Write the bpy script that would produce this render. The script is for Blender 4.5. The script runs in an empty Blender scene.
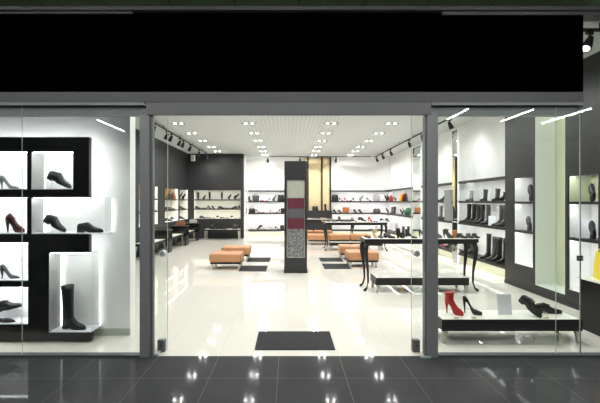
import bpy, bmesh, math, random
from mathutils import Vector, Matrix, Euler
random.seed(7)
S = bpy.context.scene
COL = S.collection
PI = math.pi
EYE, F, CX, CY = 1.545, 400.0, 289.0, 201.5
def wx(px, Y): return (px - CX) * Y / F
def wz(py, Y): return EYE - (py - CY) * Y / F

# ------------------------------------------------------------------ materials
def s2l(c):
    return tuple(((v/255)/12.92 if v/255 <= .04045 else ((v/255+.055)/1.055)**2.4) for v in c)
_M = {}
def mat(name, rgb, rough=.5, metal=0., spec=.5, bump=0., bscale=60., var=.0, emit=None, estr=0., coat=0.):
    if name in _M: return _M[name]
    m = bpy.data.materials.new(name); m.use_nodes = True
    nt = m.node_tree; b = nt.nodes['Principled BSDF']
    c = s2l(rgb)
    b.inputs['Base Color'].default_value = (*c, 1)
    b.inputs['Roughness'].default_value = rough
    b.inputs['Metallic'].default_value = metal
    b.inputs['Specular IOR Level'].default_value = spec
    b.inputs['Coat Weight'].default_value = coat
    if emit:
        b.inputs['Emission Color'].default_value = (*emit, 1); b.inputs['Emission Strength'].default_value = estr
    if bump or var:
        tc = nt.nodes.new('ShaderNodeTexCoord'); n = nt.nodes.new('ShaderNodeTexNoise')
        n.inputs['Scale'].default_value = bscale; n.inputs['Detail'].default_value = 3
        nt.links.new(tc.outputs['Object'], n.inputs['Vector'])
        if bump:
            bp = nt.nodes.new('ShaderNodeBump'); bp.inputs['Strength'].default_value = bump; bp.inputs['Distance'].default_value = .004
            nt.links.new(n.outputs['Fac'], bp.inputs['Height']); nt.links.new(bp.outputs['Normal'], b.inputs['Normal'])
        if var:
            r = nt.nodes.new('ShaderNodeMix'); r.data_type = 'RGBA'
            r.inputs['A'].default_value = (*[v*(1-var) for v in c], 1); r.inputs['B'].default_value = (*[min(1, v*(1+var)) for v in c], 1)
            nt.links.new(n.outputs['Fac'], r.inputs['Factor']); nt.links.new(r.outputs['Result'], b.inputs['Base Color'])
    _M[name] = m; return m

def grid_mat(name, rgb, line_rgb, sx, sy, lw, ox=0., oy=0., rough=.5, spec=.5, var=.04, vscale=2., bump=0., lwy=None):
    """rectangular grid of thin joints in world/object XY"""
    m = bpy.data.materials.new(name); m.use_nodes = True
    nt = m.node_tree; b = nt.nodes['Principled BSDF']; N = nt.nodes.new; L = nt.links.new
    tc = N('ShaderNodeTexCoord'); sep = N('ShaderNodeSeparateXYZ'); L(tc.outputs['Object'], sep.inputs[0])
    def joint(out, s, o, w):
        a = N('ShaderNodeMath'); a.operation = 'SUBTRACT'; L(out, a.inputs[0]); a.inputs[1].default_value = o - w/2
        d = N('ShaderNodeMath'); d.operation = 'DIVIDE'; L(a.outputs[0], d.inputs[0]); d.inputs[1].default_value = s
        f = N('ShaderNodeMath'); f.operation = 'FRACT'; L(d.outputs[0], f.inputs[0])
        l = N('ShaderNodeMath'); l.operation = 'LESS_THAN'; L(f.outputs[0], l.inputs[0]); l.inputs[1].default_value = w/s
        return l.outputs[0]
    jx = joint(sep.outputs['X'], sx, ox, lw); jy = joint(sep.outputs['Y'], sy, oy, lwy or lw)
    mx = N('ShaderNodeMath'); mx.operation = 'MAXIMUM'; L(jx, mx.inputs[0]); L(jy, mx.inputs[1])
    no = N('ShaderNodeTexNoise'); no.inputs['Scale'].default_value = vscale; no.inputs['Detail'].default_value = 5
    L(tc.outputs['Object'], no.inputs['Vector'])
    c = s2l(rgb); r = N('ShaderNodeMix'); r.data_type = 'RGBA'
    r.inputs['A'].default_value = (*[v*(1-var) for v in c], 1); r.inputs['B'].default_value = (*[min(1, v*(1+var)) for v in c], 1)
    L(no.outputs['Fac'], r.inputs['Factor'])
    q = N('ShaderNodeMix'); q.data_type = 'RGBA'; L(mx.outputs[0], q.inputs['Factor']); L(r.outputs['Result'], q.inputs['A'])
    q.inputs['B'].default_value = (*s2l(line_rgb), 1); L(q.outputs['Result'], b.inputs['Base Color'])
    b.inputs['Roughness'].default_value = rough; b.inputs['Specular IOR Level'].default_value = spec
    return m

def glass_mat(name, tint, refl=1.0, ior=1.5, rough=0.):
    m = bpy.data.materials.new(name); m.use_nodes = True; nt = m.node_tree; nt.nodes.clear(); N = nt.nodes.new; L = nt.links.new
    o = N('ShaderNodeOutputMaterial'); t = N('ShaderNodeBsdfTransparent'); g = N('ShaderNodeBsdfGlossy'); x = N('ShaderNodeMixShader'); f = N('ShaderNodeFresnel')
    t.inputs[0].default_value = (*tint, 1); g.inputs['Roughness'].default_value = rough; 
    ge = N('ShaderNodeNewGeometry'); mx = N('ShaderNodeMix'); mx.inputs['A'].default_value = ior; mx.inputs['B'].default_value = 1/ior
    L(ge.outputs['Backfacing'], mx.inputs['Factor']); L(mx.outputs['Result'], f.inputs[0])
    L(f.outputs[0], x.inputs[0]); L(t.outputs[0], x.inputs[1]); L(g.outputs[0], x.inputs[2]); L(x.outputs[0], o.inputs[0])
    return m

M_floor = grid_mat('polished_cream_tile', (224, 221, 211), (212, 209, 198), .6, .6, .006, .5, .1, rough=.035, spec=.32, var=.015, vscale=1.3)
M_mall = grid_mat('dark_stone_tile', (70, 71, 72), (104, 104, 102), .6, .6, .006, 1.1, 3.5, rough=.06, spec=.03, var=.2, vscale=3.)
M_ceil = grid_mat('grid_ceiling', (214, 219, 218), (192, 197, 196), .1, .1, .02, 0, 0, rough=.7, var=.01, lwy=.02)
M_mallceil = grid_mat('dark_green_ceiling_panel', (120, 146, 108), (30, 38, 28), .62, 5., .008, -.52, 0., rough=.6, var=.25, vscale=9.)
M_white = mat('white_paint', (250, 250, 250), .6, bump=.05, bscale=120)
M_dark = mat('charcoal_paint', (38, 38, 40), .55, var=.06, bscale=8)
M_darkgloss = mat('charcoal_cladding', (29, 29, 32), .35, var=.06, bscale=5)
M_col = mat('charcoal_column', (46, 48, 49), .4, var=.05, bscale=9)
M_black = mat('black_lacquer', (13, 13, 14), .18, var=.15, bscale=14)
M_blackmat = mat('black_satin', (22, 22, 23), .4, var=.1, bscale=30)
M_sign = mat('matt_black_fascia', (2, 2, 2), .95, spec=.0, var=.1)
M_alu = mat('grey_aluminium', (116, 117, 119), .5, .1, var=.04, bscale=40)
M_alud = mat('dark_grey_aluminium', (92, 93, 95), .5, .1, var=.04, bscale=40)
M_band = mat('graphite_trim', (98, 98, 100), .5, .2, var=.05, bscale=12)
M_chrome = mat('brushed_steel', (196, 194, 186), .28, .85, bump=.05, bscale=200)
M_cream = mat('cream_top', (236, 236, 226), .3, var=.01, bscale=20)
M_olive = mat('pale_olive_plinth', (205, 203, 176), .5, var=.05, bscale=6)
M_yellow = mat('pale_gold_panel', (226, 205, 160), .4, var=.04, bscale=5)
M_green = mat('pale_green_niche', (226, 232, 226), .35, var=.02, bscale=3)
M_khaki = mat('khaki_panel', (212, 218, 186), .45, var=.03, bscale=4)
M_tan = mat('tan_leather', (190, 138, 98), .5, bump=.5, bscale=38, var=.12)
M_mat = mat('charcoal_carpet', (62, 62, 64), .95, spec=.1, bump=.6, bscale=400, var=.18)
M_skirt = mat('pale_skirting', (190, 196, 184), .4, var=.03)
M_trackm = mat('black_track_metal', (16, 16, 16), .45, var=.1)
M_mirror = mat('mirror_glass', (235, 240, 236), .01, 1.)
M_glass = glass_mat('clear_glass', (.965, .985, .97))
M_edge = mat('green_glass_edge', (190, 204, 194), .4, var=.03)
M_acry = glass_mat('clear_acrylic', (.96, .97, .97), ior=1.25)
M_acrg = mat('grey_acrylic', (168, 168, 168), .25, var=.04)
def led(name, rgb, s): return mat(name, (255, 255, 255), .5, emit=rgb, estr=s)
M_led = led('white_led', (1, 1, .98), 26)
M_ledsh = led('shelf_led', (1, 1, .99), 26)
M_ledy = led('warm_led', (1, .955, .62), 16)
M_ledw = led('window_led', (1, 1, 1), 15)
M_ledv = led('niche_led', (1, 1, 1), 3.2)
M_lamp = led('lamp_glow', (1, 1, .96), 22)
M_tube = led('tube_glow', (1, 1, 1), 60)
M_post = mat('post_aluminium', (146, 147, 150), .5, .1, var=.03, bscale=40)
M_card = mat('white_card', (238, 238, 246), .5, var=.01)
M_gold = mat('brass_tag', (190, 165, 90), .35, .6, var=.05)

LC = {  # leather colours
 'black': (26, 26, 27), 'dark grey': (72, 72, 74), 'grey': (118, 118, 118), 'silver grey': (165, 165, 163), 'red': (184, 38, 32), 'maroon': (62, 14, 22),
 'pink': (214, 70, 110), 'brown': (120, 74, 44), 'tan': (190, 120, 70), 'beige': (205, 180, 150), 'yellow': (228, 204, 30), 'green': (86, 150, 112),
 'orange': (222, 120, 50), 'white': (240, 240, 240), 'dark brown': (48, 41, 40)}
def leather(c):
    return mat('leather_' + c.replace(' ', '_'), LC[c], .32 if c in ('black', 'dark grey', 'maroon', 'red') else .45, bump=.15, bscale=150, var=.08)

# ------------------------------------------------------------------ mesh builder
class MB:
    def __init__(s): s.v = []; s.f = []; s.m = []; s.mats = []; s.smooth = []
    def mi(s, m):
        if m not in s.mats: s.mats.append(m)
        return s.mats.index(m)
    def add(s, vs, fs, m, smooth=False, T=None):
        o = len(s.v); k = s.mi(m)
        for p in vs:
            p = Vector(p); s.v.append(T @ p if T else p)
        for f in fs:
            s.f.append([i+o for i in f]); s.m.append(k); s.smooth.append(smooth)
        return s
    def merge(s, o):
        off = len(s.v); s.v += o.v
        for f, k, sm in zip(o.f, o.m, o.smooth):
            s.f.append([i+off for i in f]); s.m.append(s.mi(o.mats[k])); s.smooth.append(sm)
        return s
    def box(s, x0, x1, y0, y1, z0, z1, m, bev=0., T=None):
        x0, x1 = min(x0, x1), max(x0, x1); y0, y1 = min(y0, y1), max(y0, y1); z0, z1 = min(z0, z1), max(z0, z1)
        if bev <= 0:
            vs = [(x0,y0,z0),(x1,y0,z0),(x1,y1,z0),(x0,y1,z0),(x0,y0,z1),(x1,y0,z1),(x1,y1,z1),(x0,y1,z1)]
            return s.add(vs, [(0,3,2,1),(4,5,6,7),(0,1,5,4),(1,2,6,5),(2,3,7,6),(3,0,4,7)], m, T=T)
        bm = bmesh.new(); bmesh.ops.create_cube(bm, size=1)
        for v in bm.verts:
            v.co = Vector(((x0+x1)/2+v.co.x*(x1-x0), (y0+y1)/2+v.co.y*(y1-y0), (z0+z1)/2+v.co.z*(z1-z0)))
        bmesh.ops.bevel(bm, geom=bm.edges[:], offset=min(bev, .45*min(x1-x0, y1-y0, z1-z0)), segments=2, affect='EDGES', profile=.5)
        bm.verts.index_update()
        s.add([v.co.copy() for v in bm.verts], [[v.index for v in f.verts] for f in bm.faces], m, T=T); bm.free(); return s
    def loft(s, rings, m, caps=True, smooth=True, T=None):
        n = len(rings[0]); vs = [p for r in rings for p in r]; fs = []
        for a in range(len(rings)-1):
            for i in range(n):
                j = (i+1) % n; fs.append((a*n+i, a*n+j, (a+1)*n+j, (a+1)*n+i))
        if caps: fs.append(tuple(range(n))[::-1]); fs.append(tuple((len(rings)-1)*n+i for i in range(n)))
        return s.add(vs, fs, m, smooth, T)
    def tube(s, pts, r, m, n=8, T=None):
        rings = []; pts = [Vector(p) for p in pts]
        rr = r if isinstance(r, (list, tuple)) else [r]*len(pts)
        for i, p in enumerate(pts):
            d = (pts[min(i+1, len(pts)-1)] - pts[max(i-1, 0)]).normalized()
            u = d.cross(Vector((0, 0, 1))) if abs(d.z) < .95 else d.cross(Vector((0, 1, 0)))
            u.normalize(); w = d.cross(u).normalized()
            rings.append([p + (u*math.cos(2*PI*k/n) + w*math.sin(2*PI*k/n))*rr[i] for k in range(n)])
        return s.loft(rings, m, T=T)
    def cyl(s, c, r, h, m, n=20, r2=None, axis='Z', T=None):
        r2 = r if r2 is None else r2; rings = []
        for rad, t in ((r, 0), (r2, h)):
            rg = []
            for k in range(n):
                a = 2*PI*k/n; u, w = rad*math.cos(a), rad*math.sin(a)
                rg.append((c[0]+u, c[1]+w, c[2]+t) if axis == 'Z' else ((c[0]+u, c[1]+t, c[2]+w) if axis == 'Y' else (c[0]+t, c[1]+u, c[2]+w)))
            rings.append(rg)
        return s.loft(rings, m, smooth=False, T=T)
    def puff(s, w, d, h, m, rad=.04, n=14, bulge=.012, seam=0., T=None):
        """soft cushion centred in xy, base z=0"""
        hw, hd, hh = w/2, d/2, h/2; vs = []; fs = []; idx = {}
        def pt(a, b, c):
            k = (round(a, 5), round(b, 5), round(c, 5))
            if k in idx: return idx[k]
            p = Vector((a*hw, b*hd, c*hh)); q = Vector((max(-hw+rad, min(hw-rad, p.x)), max(-hd+rad, min(hd-rad, p.y)), max(-hh+rad, min(hh-rad, p.z))))
            dd = p-q
            if dd.length > 1e-6: p = q + dd.normalized()*rad
            if c > 0:
                p.z += bulge*(1-a*a)*(1-b*b)
                if seam: p.z -= seam*(math.exp(-(a/.07)**2)+math.exp(-(b/.09)**2))*(1 if c > .9 else .3)
            e = 1-c*c; p.x += .5*bulge*a*e; p.y += .5*bulge*b*e
            p.z += hh; idx[k] = len(vs); vs.append(p); return idx[k]
        # non-uniform subdivision so that rounded corners get resolution
        def pos(i): t = -1+2*i/n; return math.copysign(abs(t)**.75, t)
        for ax in range(3):
            for sg in (-1, 1):
                for i in range(n):
                    for j in range(n):
                        q = []
                        for (di, dj) in ((0,0),(1,0),(1,1),(0,1)):
                            u, v = pos(i+di), pos(j+dj); c = [0,0,0]; c[ax] = sg; c[(ax+1)%3] = u; c[(ax+2)%3] = v; q.append(pt(*c))
                        fs.append(q if sg > 0 else q[::-1])
        return s.add(vs, fs, m, True, T)
    def mesh(s, name):
        me = bpy.data.meshes.new(name); me.from_pydata([tuple(p) for p in s.v], [], s.f)
        for m in s.mats: me.materials.append(m)
        for p, k, sm in zip(me.polygons, s.m, s.smooth): p.material_index = k; p.use_smooth = sm
        me.validate(); me.update(); return me
    def build(s, name, parent=None, label=None):
        o = bpy.data.objects.new(name, s.mesh(name)); COL.objects.link(o)
        if parent: o.parent = parent
        if label: o['label'] = label
        return o

def tag(o, label=None, cat=None, group=None, kind=None):
    for k, v in (('label', label), ('category', cat), ('group', group), ('kind', kind)):
        if v: o[k] = v
    return o
def empty(name, loc, label, cat, group=None, rz=0.):
    o = bpy.data.objects.new(name, None); COL.objects.link(o); o.empty_display_size = .05
    o.location = loc; o.rotation_euler = (0, 0, rz); return tag(o, label, cat, group)
def struct(name, mb):
    o = mb.build(name); o['kind'] = 'structure'; return o
def copy_tree(o, parent=None):
    c = o.copy(); COL.objects.link(c); c.parent = parent
    for ch in [q for q in bpy.data.objects if q.parent == o]: copy_tree(ch, c)
    return c
def B(*a, **k): return MB().box(*a, **k)

# ------------------------------------------------------------------ setting
XL, XR, YB, YD, HC = -4.2, 4.12, 17.9, 16.7, 3.54
XRW = 4.5
struct('floor', B(-4.7, 4.9, 4.0, 18.3, -.1, 0, M_floor))
struct('floor_mall', B(-7, 9, -5, 4.0, -.1, 0, M_mall))
struct('ceiling', B(-4.7, 4.9, 4.05, 18.3, HC, HC+.1, M_ceil))
struct('ceiling_mall', B(-7, 9, -5, 3.93, 3.45, 3.55, M_mallceil))
# back wall, white
struct('wall_back', B(-2.1, 4.9, YB, YB+.2, 0, HC, M_white))
# dark return wall at the back left, with display niche opening
def wall_with_holes(axis, a0, a1, z0, z1, holes, c0, c1, m):
    """wall along axis 'x' or 'y' from a0..a1; holes (u0,u1,v0,v1) non overlapping along u"""
    mb = MB()
    def bx(u0, u1, v0, v1):
        if u1-u0 < 1e-4 or v1-v0 < 1e-4: return
        if axis == 'x': mb.box(u0, u1, c0, c1, v0, v1, m)
        else: mb.box(c0, c1, u0, u1, v0, v1, m)
    u = a0
    for (u0, u1, v0, v1) in sorted(holes):
        bx(u, u0, z0, z1); bx(u0, u1, z0, v0); bx(u0, u1, v1, z1); u = u1
    bx(u, a1, z0, z1); return mb
bn = (wx(194, YD), wx(240.5, YD), .83, 2.03)
struct('wall_back_left', wall_with_holes('x', -4.7, wx(243.3, YD), 0, HC, [bn], YD, YD+.36, M_dark))
struct('wall_back_return', B(wx(243.3, YD)-.36, wx(243.3, YD), YD+.36, YB+.2, 0, HC, M_white))
LN = [(11.2, 12.85, .83, 2.03), (13.55, 15.22, .83, 2.03), (15.36, 16.67, .83, 2.03)]
struct('wall_left', wall_with_holes('y', 4.88, YD, 0, HC, LN, XL-.36, XL, M_dark))
struct('wall_left_outer', B(-4.75, -4.62, 3.9, YD+.4, 0, HC, M_dark))
struct('wall_display', B(-4.6, -1.84, 4.63, 4.79, 0, HC, M_white))
struct('baseboard_display', B(-4.6, -1.835, 4.615, 4.63, 0, .075, M_skirt))
struct('wall_window_side', B(-4.6, -4.4, 4.05, 4.63, 0, HC, M_white))
struct('wall_right', B(XRW, XRW+.3, 3.9, YB+.2, 0, HC, M_white))
# dark cladding at the front right with niches
RN = [(5.33, 5.90, .25, 1.93), (5.95+.02, 6.70, .15, 3.3), (6.76, 7.33, .42, 1.98)]
struct('wall_right_cladding', wall_with_holes('y', 4.0, 7.63, 0, HC, RN, XR, XRW, M_darkgloss))
struct('baseboard_right', B(XR-.012, XR, 4.9, 7.63, 0, .06, M_darkgloss))
struct('baseboard_back', B(wx(243.3, YD), 4.1, 17.76, 17.9, 0, .20, M_olive))
struct('baseboard_right_shelves', B(4.36, 4.5, 7.64, 17.75, 0, .20, M_olive))  # greenish yellow floor reflection in the recess put into the colour

# tall lit niche: khaki back, pale green reveals
t = empty('wall_niche', (XR+.2, 6.33, .15), 'tall pale green recess in the dark right wall, between the two shelved niches', 'niche')
def child(mb, name, par, label=None):
    # geometry given in world coordinates -> local to the parent's location
    T = Matrix.Identity(4); q = par
    while q: T = Matrix.LocRotScale(q.location, q.rotation_euler, None) @ T; q = q.parent
    T = T.inverted()
    mb.v = [T @ Vector(p) for p in mb.v]
    return mb.build(name, par, label)
child(MB().box(XR+.005, XRW-.01, 6.685, 6.70, .15, 3.3, M_green).box(XR+.005, XRW-.01, 5.97, 5.985, .15, 3.3, M_green).box(XR+.005, XRW-.01, 5.985, 6.685, .15, .165, M_green), 'side_lining', t)
child(B(XRW-.02, XRW-.005, 5.985, 6.685, .165, 3.3, M_khaki), 'back_panel', t, 'khaki yellow back panel')
child(B(XR+.04, XR+.06, 6.05, 6.62, 3.28, 3.298, M_ledsh), 'light_strip', t)

def shelf_niche(name, label, hole, axis, shelves, colr, ledm, backm=M_white, topkhaki=False):
    u0, u1, z0, z1 = hole
    if axis == 'x': loc = ((u0+u1)/2, YD+.2, z0)
    elif axis == 'l': loc = (XL-.2, (u0+u1)/2, z0)
    else: loc = (XR+.2, (u0+u1)/2, z0)
    t = empty(name, loc, label, 'niche')
    def bx(a, b, d0, d1, c, e, m):
        if axis == 'x': return B(a, b, YD+d0, YD+d1, c, e, m)
        if axis == 'l': return B(XL-d1, XL-d0, a, b, c, e, m)
        return B(XR+d0, XR+d1, a, b, c, e, m)
    child(bx(u0, u1, .33, .345, z0, z1, backm), 'back_panel', t)
    s = MB()
    s.merge(bx(u0, u0+.008, .02, .33, z0, z1, backm)).merge(bx(u1-.008, u1, .02, .33, z0, z1, backm)).merge(bx(u0, u1, .01, .33, z0-.0, z0+.008, M_white))
    s.merge(bx(u0, u1, .0, .028, z1-.014, z1, colr))
    child(s, 'lining', t)
    for z in shelves: child(bx(u0+.008, u1-.008, .0, .02, z-.04, z, colr).merge(bx(u0+.008, u1-.008, .02, .33, z-.022, z, colr)), 'shelf', t)
    for z in list(shelves)+[None]:
        zz = (z-.022) if z else z1
        child(bx(u0+.03, u1-.03, .03, .055, zz-.003, zz-.0005, ledm), 'light_strip', t)
    return t
shelf_niche('wall_niche', 'wide white lit niche with two shelves in the dark back left wall', bn, 'x', (1.245, 1.63), M_blackmat, M_ledy)
shelf_niche('wall_niche', 'lit shoe niche in left wall, nearest the glass door', LN[0], 'l', (1.245, 1.63), M_blackmat, M_ledy)
shelf_niche('wall_niche', 'lit shoe niche in left wall, middle of the three', LN[1], 'l', (1.245, 1.63), M_blackmat, M_ledy)
M_amber_glow = mat('painted_amber_glow', (208, 160, 96), .5, var=.08, bscale=3)  # yellow light in the top bays put into a panel colour
for k, nm in ((2, 'wall_niche.002'), (1, 'wall_niche.003')):
    h = LN[k-1+0] if False else (LN[0] if k == 2 else LN[1])
    child(MB().box(XL-.329, XL-.322, h[0]+.01, h[1]-.01, 1.635, 2.01, M_amber_glow), 'bay_glow_panel', bpy.data.objects[nm], 'added back panel with the amber glow of the top bay in its colour')
shelf_niche('wall_niche', 'lit shoe niche in left wall beside the back corner', LN[2], 'l', (1.245, 1.63), M_blackmat, M_ledy)
shelf_niche('wall_niche', 'lit niche with shelves in right dark wall beside the yellow bag cabinet', RN[0], 'r', (1.02, 1.545), M_blackmat, M_ledsh)
shelf_niche('wall_niche', 'narrow lit niche with two shelves at the far end of the dark right wall', RN[2], 'r', (1.03, 1.545), M_blackmat, M_ledsh)
_k = bpy.data.objects['wall_niche.005'] if 'wall_niche.005' in bpy.data.objects else None
# khaki panel lining the top bay of the near right niche
child(MB().box(XR+.01, XR+.33, 5.885, 5.891, 1.546, 1.915, M_khaki).box(XR+.322, XR+.329, 5.34, 5.885, 1.546, 1.915, M_khaki), 'bay_lining', _k, 'khaki lining of the top bay')

# ------------------------------------------------------------------ white wall shelving (wraps the back and the right wall)
SZ = [2.03, 1.56, 1.045, .30]
def wall_shelf(name, x0, x1, y0, y1, z, label, group, front, lit=True, mm=M_blackmat):
    t = empty(name, ((x0+x1)/2, (y0+y1)/2, z), label, 'shelf', group)
    b = B(x0, x1, y0, y1, z-.03, z, mm)
    if front == 'y': b.box(x0, x1, y0, y0+.02, z-.05, z-.03, mm)
    else: b.box(x0, x0+.02, y0, y1, z-.05, z-.03, mm)
    child(b, 'board', t)
    if front == 'y':
        child(B(x0+.02, x1-.02, y0+.04, y0+.065, z-.033, z-.0305, M_ledsh), 'light_strip', t)
    else:
        child(B(x0+.04, x0+.065, y0+.02, y1-.02, z-.033, z-.0305, M_ledsh), 'light_strip', t)
    return t
ranks = ['top', 'upper', 'middle', 'lowest']
XF0, XF1 = wx(304, 17.6), wx(331, 17.6)          # gold feature unit
for z, rk in zip(SZ, ranks):
    wall_shelf('wall_shelf', wx(243.3, YD)+.01, XF0-.01, 17.56, YB, z, f'{rk} black wall shelf on the white back wall left of the gold panels', 'back wall shelves left of the gold panels', 'y')
    wall_shelf('wall_shelf', XF1+.01, XRW, 17.56, YB, z, f'{rk} black wall shelf on the white back wall right of the gold panels', 'back wall shelves right of the gold panels', 'y')
MIR = [(9.76, 10.10), (12.5, 13.3)]
segs = [(7.64, 9.74, 'nearest section, beside the dark wall'), (10.12, 12.48, 'section between the two mirrors'), (13.32, 17.55, 'far section by the back corner')]
for z, rk in zip(SZ, ranks):
    for (a, b, w) in segs:
        wall_shelf('wall_shelf', XR, XRW, a, b, z, f'{rk} dark shelf on the right wall, {w}', 'right wall shelves', 'x')
for k, (a, b) in enumerate(MIR):
    t = empty('wall_mirror', (XR, (a+b)/2, 0), ['narrow full height mirror on right wall, nearer the front', 'wide full height mirror on right wall, farther back'][k], 'mirror')
    child(B(XR-.005, XR+.0, a+.015, b-.015, .02, 3.3, M_mirror), 'mirror_pane', t)
    child(MB().box(XR, XR+.03, a, b, 0, 3.34, M_white), 'casing', t)
# grey board leaning at the mirror
child(B(4.085, 4.115, 10.105, 10.52, 1.05, 1.84, mat('grey_board', (132, 132, 132), .5, var=.05)), 'side_board', bpy.data.objects['wall_mirror'], 'flat grey upright side board')

# ------------------------------------------------------------------ gold panel feature at the back
t = empty('feature_panel', ((XF0+XF1)/2, 17.6, 0), 'tall pale gold panels between black posts at the back wall', 'display panel')
def fx(p): return wx(p, 17.6)
for a, b in ((304.2, 307.2), (308.8, 321.2), (322.6, 329.8)):
    child(B(fx(a), fx(b), 17.72, 17.8, 1.15, 3.46, M_yellow), 'gold_panel', t)
for a in (307.2, 321.2, 329.8):
    child(B(fx(a), fx(a+1.5), 17.66, 17.85, 1.15, 3.5, M_blackmat), 'post', t)
child(B(fx(304.2), fx(331.2), 17.3, 17.86, 0, 1.15, M_dark, bev=.01), 'plinth', t)

# ------------------------------------------------------------------ centre column with swatches
YC = 8.64
t = empty('display_column', (wx(295.5, YC), YC+.2, 0), 'freestanding charcoal column with framed panel of fabric swatches in mid shop', 'column')
cx0, cx1 = wx(284.3, YC), wx(307, YC)
child(B(cx0, cx1, YC, YC+.5, .05, 2.42, M_col, bev=.008), 'body', t)
child(B(cx0-.01, cx1+.01, YC-.012, YC+.512, 0, .075, M_col, bev=.006), 'base', t)
def cz(p): return wz(p, YC)
fr = MB()
a0, a1 = wx(287.4, YC), wx(304.2, YC)
fr.box(a0-.015, a1+.015, YC-.02, YC, cz(180), cz(181), M_chrome).box(a0-.015, a1+.015, YC-.02, YC, cz(257.6), cz(256.8), M_chrome)
fr.box(a0-.015, a0, YC-.02, YC, cz(257.6), cz(180), M_chrome).box(a1, a1+.015, YC-.02, YC, cz(257.6), cz(180), M_chrome)
frm = child(fr, 'swatch_frame', t)
M_sw1 = mat('swatch_stone', (168, 170, 158), .7, bump=.2, bscale=300, var=.05)
M_sw2 = mat('swatch_burgundy', (92, 34, 50), .8, bump=.3, bscale=300, var=.12)
M_sw3 = mat('swatch_charcoal', (84, 84, 88), .8, bump=.3, bscale=300, var=.15)
def speckle():
    m = bpy.data.materials.new('swatch_speckled'); m.use_nodes = True; nt = m.node_tree; b = nt.nodes['Principled BSDF']
    tc = nt.nodes.new('ShaderNodeTexCoord'); n = nt.nodes.new('ShaderNodeTexNoise'); n.inputs['Scale'].default_value = 55; n.inputs['Detail'].default_value = 6; n.inputs['Roughness'].default_value = .8
    r = nt.nodes.new('ShaderNodeValToRGB'); r.color_ramp.elements[0].position = .46; r.color_ramp.elements[0].color = (.03, .03, .03, 1); r.color_ramp.elements[1].position = .64; r.color_ramp.elements[1].color = (.62, .62, .62, 1)
    nt.links.new(tc.outputs['Object'], n.inputs['Vector']); nt.links.new(n.outputs['Fac'], r.inputs[0]); nt.links.new(r.outputs[0], b.inputs['Base Color']); b.inputs['Roughness'].default_value = .7
    return m
M_sw4 = speckle()
for y0, y1, m, l in ((181, 198, M_sw1, 'plain stone grey swatch'), (198.2, 208.3, M_sw2, 'upper burgundy swatch'), (208.5, 218.4, M_sw3, 'charcoal swatch'), (218.6, 228.8, M_sw2, 'lower burgundy swatch'), (229, 256.8, M_sw4, 'black and white speckled swatch')):
    child(B(a0, a1, YC-.014, YC-.001, cz(y1), cz(y0), m), 'swatch', frm, l)

# ------------------------------------------------------------------ facade
def fz(p): return EYE + (CY-p)/100.0
def fxx(p): return (p-CX)/100.0
struct('trim_1', MB().box(-7, 9, 3.9, 4.06, fz(14.5), 3.452, M_band))
struct('trim_2', MB().box(-7, fxx(135), 3.94, 4.08, fz(16.3), fz(14.5), M_band).box(fxx(440), 9, 3.94, 4.08, fz(17.6), fz(14.5), M_band))
tag(B(-4.6, fxx(580.3), 3.96, 4.3, fz(92.3), fz(14.6), M_sign).build('fascia_sign'), 'long blank matt black sign fascia above the shop front', 'sign fascia')
struct('trim_3', MB().box(-4.6, fxx(580.3), 3.955, 4.06, wz(101.8, 3.955), wz(92.0, 3.955), M_alud))
struct('trim_4', MB().box(-4.6, fxx(146), 3.962, 4.05, fz(106), fz(102.4), M_post).box(-4.6, fxx(146), 4.012, 4.06, fz(115.5), fz(106.8), M_post).box(-4.6, fxx(146), 4.02, 4.04, fz(106.8), fz(101.8), M_blackmat))
struct('trim_5', MB().box(fxx(431), fxx(580.3), 3.962, 4.05, fz(106), fz(102.4), M_post).box(fxx(431), fxx(580.3), 4.012, 4.06, fz(115.5), fz(106.8), M_post).box(fxx(431), fxx(580.3), 4.02, 4.04, fz(106.8), fz(101.8), M_blackmat))
struct('door_header', B(wx(146.5, 3.94), wx(431.5, 3.94), 3.94, 3.99, wz(115.9, 3.99), wz(102.2, 3.94), M_alu, bev=.004)).name = 'trim_6'
t = MB().box(fxx(141.3), fxx(151), 3.95, 4.09, 0, fz(115), M_post, bev=.004).box(fxx(151.2), fxx(153.7), 3.97, 4.03, 0, fz(115.5), M_alu)
struct('trim_7', t)
t = MB().box(fxx(425.4), fxx(436.4), 3.95, 4.09, 0, fz(115), M_post, bev=.004).box(fxx(424.3), fxx(425.2), 3.97, 4.03, 0, fz(115.5), M_alu)
struct('trim_8', t)
struct('trim_9', MB().box(-4.6, fxx(141), 3.96, 4.04, 0, .022, M_alud))
struct('trim_10', MB().box(fxx(436.6), 4.12, 3.96, 4.04, 0, .022, M_alud))
def pane(n, p0, p1, z1, edge=True, z0=.022, y=4.0):
    o = B(fxx(p0), fxx(p1), y-.006, y+.006, z0, z1, M_glass).build(f'window_{n}'); o['kind'] = 'structure'
    if edge: B(fxx(p1)-.0015, fxx(p1)+.001, y-.004, y+.004, z0, z1, M_edge).build('glass_edge', o)
    return o
pane(1, -160, 22.2, fz(106)); pane(2, 22.6, 141, fz(106), False)
pane(3, 436.6, 555.8, fz(106)); pane(4, 556.3, 579.8, fz(106)); pane(5, 580.6, 700, fz(17.6), False)
B(fxx(580.1), fxx(580.5), 3.993, 4.007, .022, fz(17.6), M_alu).build('glass_joint', bpy.data.objects['window_4'])
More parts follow.
